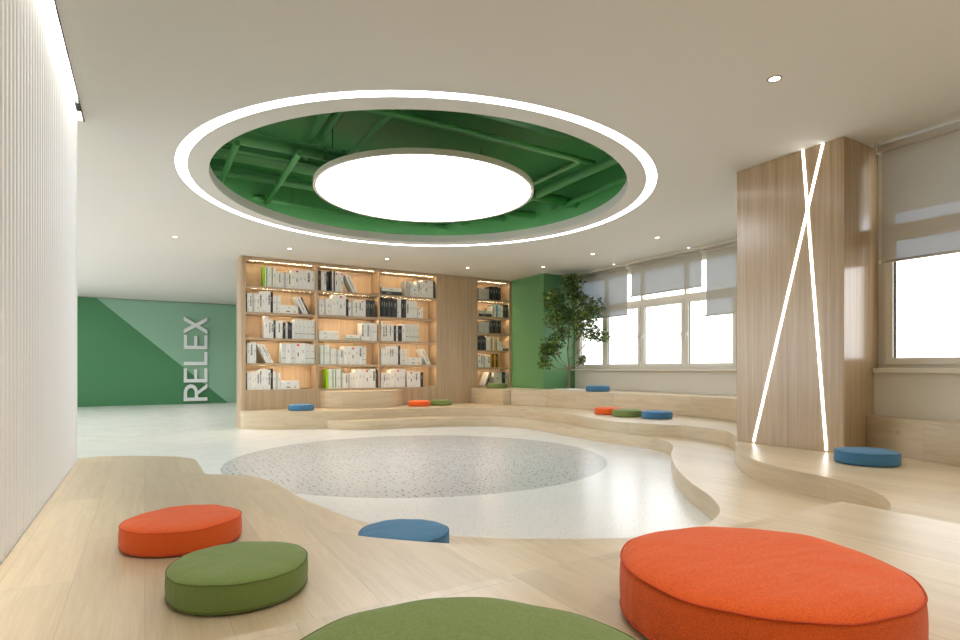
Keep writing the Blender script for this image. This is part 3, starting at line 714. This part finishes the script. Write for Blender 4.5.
pipe([(-.3, 7.30, 3.62), (3.2, 7.36, 3.62)], .11, 'fat green duct over the RELEX side of the opening', 'air_duct')
pipe([(-.3, 7.76, 3.5), (3.1, 7.76, 3.5)], .055, 'green pipe behind the fat duct on the RELEX side')
pipe([(.9, 8.27, 3.4), (2.4, 8.45, 3.4), (4.2, 8.51, 3.4)], .028, 'long thin green pipe skirting the bookcase side of the disc lamp')
pipe([(.82, 6.30, 3.36), (.82, 8.3, 3.36)], .032, 'short cross pipe at the RELEX end of the opening')
pipe([(1.45, 6.3, 3.38), (1.485, 8.74, 3.38)], .034, 'long cross pipe beside the disc lamp on the RELEX side')
pipe([(1.56, 4.3, 3.64), (1.6, 6.42, 3.64)], .045, 'cross pipe meeting the widest duct near its collars')
pipe([(1.74, 4.3, 3.68), (1.735, 7.3, 3.68)], .04, 'upper cross pipe passing over the widest duct')
pipe([(2.07, 5.06, 3.52), (2.05, 6.4, 3.52)], .032, 'thin cross pipe ending behind the disc lamp rim')
pipe([(.9, 5.045, 3.45), (4.24, 5.05, 3.45), (4.31, 5.07, 3.45), (4.35, 5.12, 3.45), (4.35, 5.2, 3.45), (4.35, 7.4, 3.45)], .035, 'angled green pipe with an elbow on the window side')
pipe([(.9, 5.28, 3.56), (4.75, 5.283, 3.56)], .032, 'straight green pipe running behind the elbowed one')
pipe([(1.2, 4.93, 3.68), (5.4, 5.02, 3.68)], .07, 'green duct nearest the camera side of the opening', 'air_duct')
pipe([(4.755, 4.3, 3.5), (4.79, 7.3, 3.5)], .055, 'green cross pipe close to the elbow')
pipe([(5.22, 4.6, 3.46), (5.38, 6.9, 3.46)], .04, 'slightly slanted green pipe toward the window side')
pipe([(5.65, 5.8, 3.4), (5.655, 7.75, 3.4)], .03, 'shiny green pipe hugging the window side rim')
pipe([(4.3, 7.30, 3.45), (5.62, 7.24, 3.45)], .055, 'stubby fat green pipe behind the disc lamp')
pipe([(4.5, 7.78, 3.45), (5.48, 7.62, 3.45)], .045, 'second stubby green pipe behind the disc lamp')
pipe([(4.265, 7.6, 3.4), (4.265, 9.2, 3.4)], .022, 'thin green pipe crossing two others near the bookcase side')
pipe([(4.47, 7.6, 3.42), (4.56, 8.86, 3.42)], .022, 'thin slanted green pipe near the bookcase side')
pipe([(3.9, 8.30, 3.36), (5.08, 8.41, 3.36)], .024, 'thin green pipe ending in mid air near the bookcase side')
bm = bmesh.new(); tube(bm, [(1.84, 8.40, 3.42), (1.84, 8.40, PZ)], .007, 8); tag(link('hanging_rod', bm, M['duct']), 'thin green rod hanging beside the disc lamp', 'rod')
for y, w, h in ((7.9, .16, .14), (4.3, .2, .16)):
    dx = (DRUM**2-(max(abs(y-CY), abs(y+w-CY)))**2)**.5-.01
    tag(boxo('ceiling_beam', (CX-dx, y, PZ-h), (CX+dx, y+w, PZ), M['plenum']), kind='structure')
# led line lying on top of the opening's rim
bm = bmesh.new(); ra = R_OP+.22
A = [bm.verts.new((x, y, H+TH+.004)) for x, y in ring_xy(ra)]; Bv = [bm.verts.new((x, y, H+TH+.022)) for x, y in ring_xy(ra)]
for k in range(N):
    f = bm.faces.new((A[k], A[(k+1) % N], Bv[(k+1) % N], Bv[k])); f.normal_update()
    if f.normal.dot(f.calc_center_median()-Vector((CX, CY, 3.1))) < 0: f.normal_flip()
C_ = [bm.verts.new((x, y, H+TH+.004)) for x, y in ring_xy(ra-.01)]; D_ = [bm.verts.new((x, y, H+TH+.03)) for x, y in ring_xy(ra-.01)]; E_ = [bm.verts.new((x, y, H+TH+.03)) for x, y in ring_xy(ra+.004)]
for k in range(N):
    j = (k+1) % N
    for U, V in ((C_, D_), (D_, E_)): bm.faces.new((U[k], U[j], V[j], V[k])).material_index = 1
tag(link('cove_light', bm, [M['coveg'], M['metal']]), 'light line lying on the rim around the green opening', 'light')

# slot light along the fluted wall
tag(boxo('slot_light', (-.449, -2.5, H+.16), (-.42, 5.44, H+.175), M['cove']), 'bright line of light in the ceiling slot above the white fluted wall', 'light')
tag(boxo('track_spotlight', (-.449, 5.14, H+.002), (-.42, 5.30, H+.025), M['black']), 'small black fitting in the bright slot above the white fluted wall', 'spotlight')

tag(boxo('trim_6', (-.419, -2.6, 2.992), (-.411, 5.48, 2.9995), M['black']), kind='structure')
# recessed downlights, plus added fill spots for the corridor
DL = [(3.68, 2.295, 'recessed downlight in the ceiling beside the wooden column'), (2.03, 2.25, 'recessed downlight at the top edge of the picture, before the ring'),
      (.39, 9.6, 'downlight over the corridor floor, outermost of the row before the bookcase'), (2.04, 9.57, 'downlight before the outermost bookcase bay'),
      (3.735, 9.59, 'downlight before the second and third bookcase bays'), (5.41, 9.62, 'downlight before the plain bookcase panel'),
      (6.62, 8.80, 'downlight beside the green pier and the tree'), (6.61, 7.38, 'downlight in front of the short roller blind'), (6.61, 5.96, 'downlight between the ring light and the lowest blind')]
for i, x in enumerate((.35, 2.03, 3.7, 5.0)):
    for y in ((.6, -1.1) if i else (2.28, .6, -1.1)):
        if i < 3 or y < 2: DL.append((x, y, 'recessed downlight above the raised platform, %s row from the bookcase, %s from the fluted wall' % ({2.28: 'second', .6: 'third', -1.1: 'fourth'}[y], ('first', 'second', 'third', 'fourth')[i])))
for x, y in ((.39, 11.3), (.39, 13.0), (.39, 14.7), (-1.3, 11.3), (-1.3, 13.0), (-1.3, 14.7), (2.04, 13.0), (2.04, 15.5), (-1.3, 9.6), (2.04, 17.3), (.39, 17.3)):  # bare spots with no fitting, added to brighten the far corridor
    DL.append((x, y, None))
for x, y, lb in DL:
    if lb is None:
        l = bpy.data.lights.new('corridor_fill', 'SPOT'); l.energy = 40; l.spot_size = radians(110); l.spot_blend = .8; l.color = (1, .98, .95); l.shadow_soft_size = .04
        lo_ = bpy.data.objects.new('corridor_fill', l); COL.objects.link(lo_); lo_.location = (x, y, H-.01); continue
    e = empty('downlight', (x, y, H), lb, 'downlight', 'recessed ceiling downlights')
    bm = bmesh.new(); n = 28
    pr2 = [(.030, -.0005), (.040, -.004), (.047, -.003), (.049, -.0002)]
    rings = [[bm.verts.new((r*cos(2*pi*k/n), r*sin(2*pi*k/n), z)) for k in range(n)] for r, z in pr2]
    for Aa, Bb in zip(rings, rings[1:]):
        for k in range(n): bm.faces.new((Aa[k], Aa[(k+1) % n], Bb[(k+1) % n], Bb[k]))
    link('trim_ring', bm, M['metal'], e, True)
    bm = bmesh.new(); f = bm.faces.new([bm.verts.new((.036*cos(2*pi*k/n), .036*sin(2*pi*k/n), -.002)) for k in range(n)]); f.normal_update()
    if f.normal.z > 0: f.normal_flip()
    link('lens', bm, M['down'], e)
    l = bpy.data.lights.new('downlight_beam', 'SPOT'); l.energy = 26 if y > 2.2 else 36; l.spot_size = radians(75 if y > 2.2 else 120); l.spot_blend = .8; l.color = (1, .93, .82); l.shadow_soft_size = .03
    lo_ = bpy.data.objects.new('downlight_beam', l); COL.objects.link(lo_); lo_.location = (x, y, H-.01)
for x, y in ((7.60, 7.9), (7.60, 6.2)):
    bm = bmesh.new(); tube(bm, [(x, y, H-.004), (x, y, H+.001)], .018, 20)
    tag(link('downlight', bm, M['down']), 'tiny ceiling light at the blind track, %s' % ('by the tree side' if y > 7 else 'by the column side'), 'downlight', 'tiny lights at the blind track')

# ------------------------------------------------------------------ cushions
def cushion_profile(R, h):
    # (r, z) from the underside centre to the top centre, slightly bulging band, domed top
    return [(0, .004), (R*.6, .003), (R*.9, .002), (R*.965, .003), (R*.985, .008), (R, .018), (R*1.006, h*.4), (R*1.004, h*.62), (R*.994, h*.80), (R*.985, h*.855),
            (R*.955, h*.90), (R*.88, h*.95), (R*.75, h*.985), (R*.5, h*1.0), (R*.25, h*1.005), (0, h*1.006)]
def cushion(x, y, z, colour, label, R=.217, h=.107, seg=72):
    cmat = dict(orange='orange', green='olive', blue='blue')[colour]
    rd = random.Random(label); rz = rd.uniform(0, 6)
    e = empty('floor_cushion', (x, y, z+.0008), label, 'cushion', 'round floor cushions', rz)
    bm = bmesh.new(); rings = []; ph = [rd.uniform(0, 6) for _ in range(6)]
    for r, zz in cushion_profile(R, h):
        if r == 0: rings.append([bm.verts.new((0, 0, zz))]); continue
        ring = []
        for k in range(seg):
            a = 2*pi*k/seg; top = max(0, min(1, (zz/h-.5)*2)); edge = (r/R)
            wob = (.003*sin(3*a+ph[0])+.0018*sin(7*a+ph[1])+.0012*sin(13*a+ph[2]))*top*min(1, edge)**2*.75
            rr = r*(1+.006*sin(2*a+ph[3])+.004*sin(5*a+ph[4]))
            ring.append(bm.verts.new((rr*cos(a), rr*sin(a), zz+wob)))
        rings.append(ring)
    for A_, B_ in zip(rings, rings[1:]):
        for k in range(seg):
            j = (k+1) % seg
            if len(A_) == 1: bm.faces.new((A_[0], B_[j], B_[k]))
            elif len(B_) == 1: bm.faces.new((A_[k], A_[j], B_[0]))
            else: bm.faces.new((A_[k], A_[j], B_[j], B_[k]))
    bmesh.ops.recalc_face_normals(bm, faces=bm.faces[:])
    c = link('cover', bm, M[cmat], e, True)
    s = c.modifiers.new('s', 'SUBSURF'); s.levels = s.render_levels = 1
    for zz, rs in ((h*.845, .992), (.014, .995)):
        bm = bmesh.new(); pr_ = []
        for k in range(seg):
            a = 2*pi*k/seg; rr = R*rs*(1+.006*sin(2*a+ph[3])+.004*sin(5*a+ph[4]))
            top = 1 if zz > .05 else 0
            wob = (.003*sin(3*a+ph[0])+.0018*sin(7*a+ph[1])+.0012*sin(13*a+ph[2]))*top*.7*.75
            pr_.append((rr*cos(a), rr*sin(a), zz+wob))
        m_ = 6; vr = []
        for k in range(seg):
            a = 2*pi*k/seg; px, py, pz = pr_[k]
            vr.append([bm.verts.new((px+.0016*cos(t)*cos(a), py+.0016*cos(t)*sin(a), pz+.0016*sin(t))) for t in [2*pi*q/m_ for q in range(m_)]])
        for k in range(seg):
            A_, B_ = vr[k], vr[(k+1) % seg]
            for q in range(m_): bm.faces.new((A_[q], B_[q], B_[(q+1) % m_], A_[(q+1) % m_]))
        bmesh.ops.recalc_face_normals(bm, faces=bm.faces[:])
        link('piping', bm, M[cmat+'_p'], e, True)
    return e
cushion(.137, 2.671, Z2, 'orange', 'orange round cushion behind an olive one beside the white fluted wall', R=.226, h=.112)
cushion(.267, 1.993, Z2, 'green', 'olive green round cushion on the oak platform, overlapping the orange one beside the fluted wall', R=.215)
cushion(1.079, 2.546, Z1, 'blue', 'blue round cushion on the lowest step, half hidden by the platform edge')
cushion(.857, .563, Z3, 'orange', 'big orange round cushion on the raised platform, largest in the picture')
cushion(.28, .50, Z3, 'green', 'olive cushion on the raised platform, cut by the bottom edge of the picture')
cushion(4.743, 2.223, Z2, 'blue', 'blue round cushion on the platform at the foot of the wooden column', R=.212)
cushion(2.355, 10.12, Z2, 'blue', 'small blue cushion beside the curved bench, below the outermost bookcase bay')
cushion(4.60, 10.10, Z2, 'orange', 'small orange cushion beside an olive one, between the curved bench and plain panel')
cushion(5.085, 10.13, Z2, 'green', 'small olive cushion beside an orange one, under the plain bookcase panel')
cushion(6.45, 10.2, Z3, 'green', 'small olive cushion on the bench in front of the narrow bookcase bay')
cushion(6.385, 6.76, Z2, 'orange', 'orange cushion behind an olive one on the platform below the far window')
cushion(6.316, 6.29, Z2, 'green', 'olive cushion between an orange and a blue one below the far window')
cushion(6.443, 5.816, Z2, 'blue', 'blue cushion next to an olive one, on the platform below the far window')
cushion(7.13, 7.83, Z3, 'blue', 'blue cushion on the window bench just beside the tree')

# ------------------------------------------------------------------ tree on the window bench
TX, TY = 7.30, 8.86
tr = empty('potted_tree', (TX, TY, Z3), 'slender indoor tree with dark green leaves standing before the green pier', 'tree')
tag(boxo('planter_plate', (7.08, 8.50, Z3+.0005), (7.5, 9.05, Z3+.015), M['white'], bevel=.004), 'flat white square plate on the bench at the foot of the tree', 'plate')
rgt = Vector((cos(AN), -sin(AN), 0)); fw = Vector((sin(AN), cos(AN), 0))
rnd = random.Random(5)
trunk = [Vector((TX+.012*sin(i*1.1), TY+.012*cos(i*1.7), Z3+.021+i*.19)) for i in range(12)]
bm = bmesh.new(); tube(bm, trunk, [.021-.0014*i for i in range(12)], 10); 
clus = [(.07, 2.77, .24, 0), (-.30, 2.42, .25, .0), (-.30, 2.03, .22, -.1), (0, 2.12, .26, .1), (.38, 2.22, .30, -.2), (.27, 1.86, .29, -.15), (.62, 1.68, .15, -.35), (.45, 1.72, .14, -.25),
        (-.32, 1.52, .24, 0), (-.50, 1.17, .14, -.1), (.27, 1.22, .10, -.1), (-.12, 1.75, .18, .05), (.1, 2.5, .2, 0), (-.42, 1.40, .18, 0), (.05, 2.87, .13, 0)]
leaf = bmesh.new()
for dx, z, r, b_ in clus:
    c = Vector((TX, TY, z))+rgt*dx+fw*b_
    # branch from the trunk
    zt = max(Z3+.5, z-abs(dx)*.75-.12); k = min(int((zt-Z3)/.19), 10)
    s = trunk[k]; mid = (s+c)/2+Vector((0, 0, -.05))
    if abs(dx) > .02 or z < 2.6: tube(bm, [s, mid, c], [.009, .006, .003], 6)
    for q in range(5):
        d = Vector((rnd.uniform(-1, 1), rnd.uniform(-1, 1), rnd.uniform(-.6, 1))).normalized()*r*.8; tube(bm, [mid, c*.6+mid*.4+d*.3, c+d], [.004, .003, .0015], 5)
    nl = int(6800*r*r)+30
    for q in range(nl):
        d = Vector((rnd.gauss(0, 1), rnd.gauss(0, 1), rnd.gauss(0, 1))).normalized()*r*rnd.random()**.45*Vector((1, 1, .95)).x
        d = Vector((d.x, d.y, d.z*.95)); p = c+d
        if p.z > 2.92 or p.x > 7.74 or p.y > 9.34: continue
        L_ = rnd.uniform(.042, .074); wd = L_*.33
        ax = Vector((rnd.uniform(-1, 1), rnd.uniform(-1, 1), rnd.uniform(-1.2, .5))).normalized(); sd = ax.cross(Vector((rnd.uniform(-1, 1), rnd.uniform(-1, 1), rnd.uniform(-1, 1)))).normalized(); nn = ax.cross(sd)
        a0 = leaf.verts.new(p); a1 = leaf.verts.new(p+ax*L_*.45+sd*wd+nn*.004); a2 = leaf.verts.new(p+ax*L_); a3 = leaf.verts.new(p+ax*L_*.45-sd*wd+nn*.004); a4 = leaf.verts.new(p+ax*L_*.5-nn*.002)
        for t_ in ((a0, a1, a4), (a1, a2, a4), (a2, a3, a4), (a3, a0, a4)): leaf.faces.new(t_)
P(tr, 'trunk', bm, M['bark']); P(tr, 'foliage', leaf, M['leaf'])

# ------------------------------------------------------------------ daylight
w = bpy.data.worlds.new('sky'); SC.world = w; w.use_nodes = True; nt = w.node_tree
bg = nt.nodes['Background']; tc = nd(nt, 'ShaderNodeTexCoord'); sp = nd(nt, 'ShaderNodeSeparateXYZ')
nt.links.new(tc.outputs['Generated'], sp.inputs[0])
cr = ramp(nt, [(.0, (.55, .56, .58, 1)), (.49, (.80, .82, .85, 1)), (.515, (.97, .985, 1, 1)), (.8, (.90, .96, 1, 1))])
mp = nd(nt, 'ShaderNodeMapRange'); mp.inputs[1].default_value = -1; mp.inputs[2].default_value = 1
nt.links.new(sp.outputs[2], mp.inputs[0]); nt.links.new(mp.outputs[0], cr.inputs[0]); nt.links.new(cr.outputs[0], bg.inputs[0])
bg.inputs[1].default_value = SKY

# ------------------------------------------------------------------ camera
cam = bpy.data.cameras.new('camera'); co = bpy.data.objects.new('camera', cam); COL.objects.link(co)
co.location = (0, 0, 1.03); co.rotation_euler = (pi/2, 0, -AN)
cam.sensor_width = 36; cam.lens = F/960*36; cam.shift_y = 49/960; cam.clip_start = .02
SC.camera = co
SC.view_settings.view_transform = 'Standard'; SC.view_settings.look = 'None'; SC.view_settings.gamma = 1; SC.view_settings.use_curve_mapping = False
SC.view_settings.exposure = EXPOSURE
cy = SC.cycles
cy.use_denoising = True; cy.max_bounces = 10; cy.diffuse_bounces = 6; cy.glossy_bounces = 4; cy.transparent_max_bounces = 12; cy.transmission_bounces = 4
cy.sample_clamp_indirect = 6; cy.caustics_reflective = False; cy.caustics_refractive = False
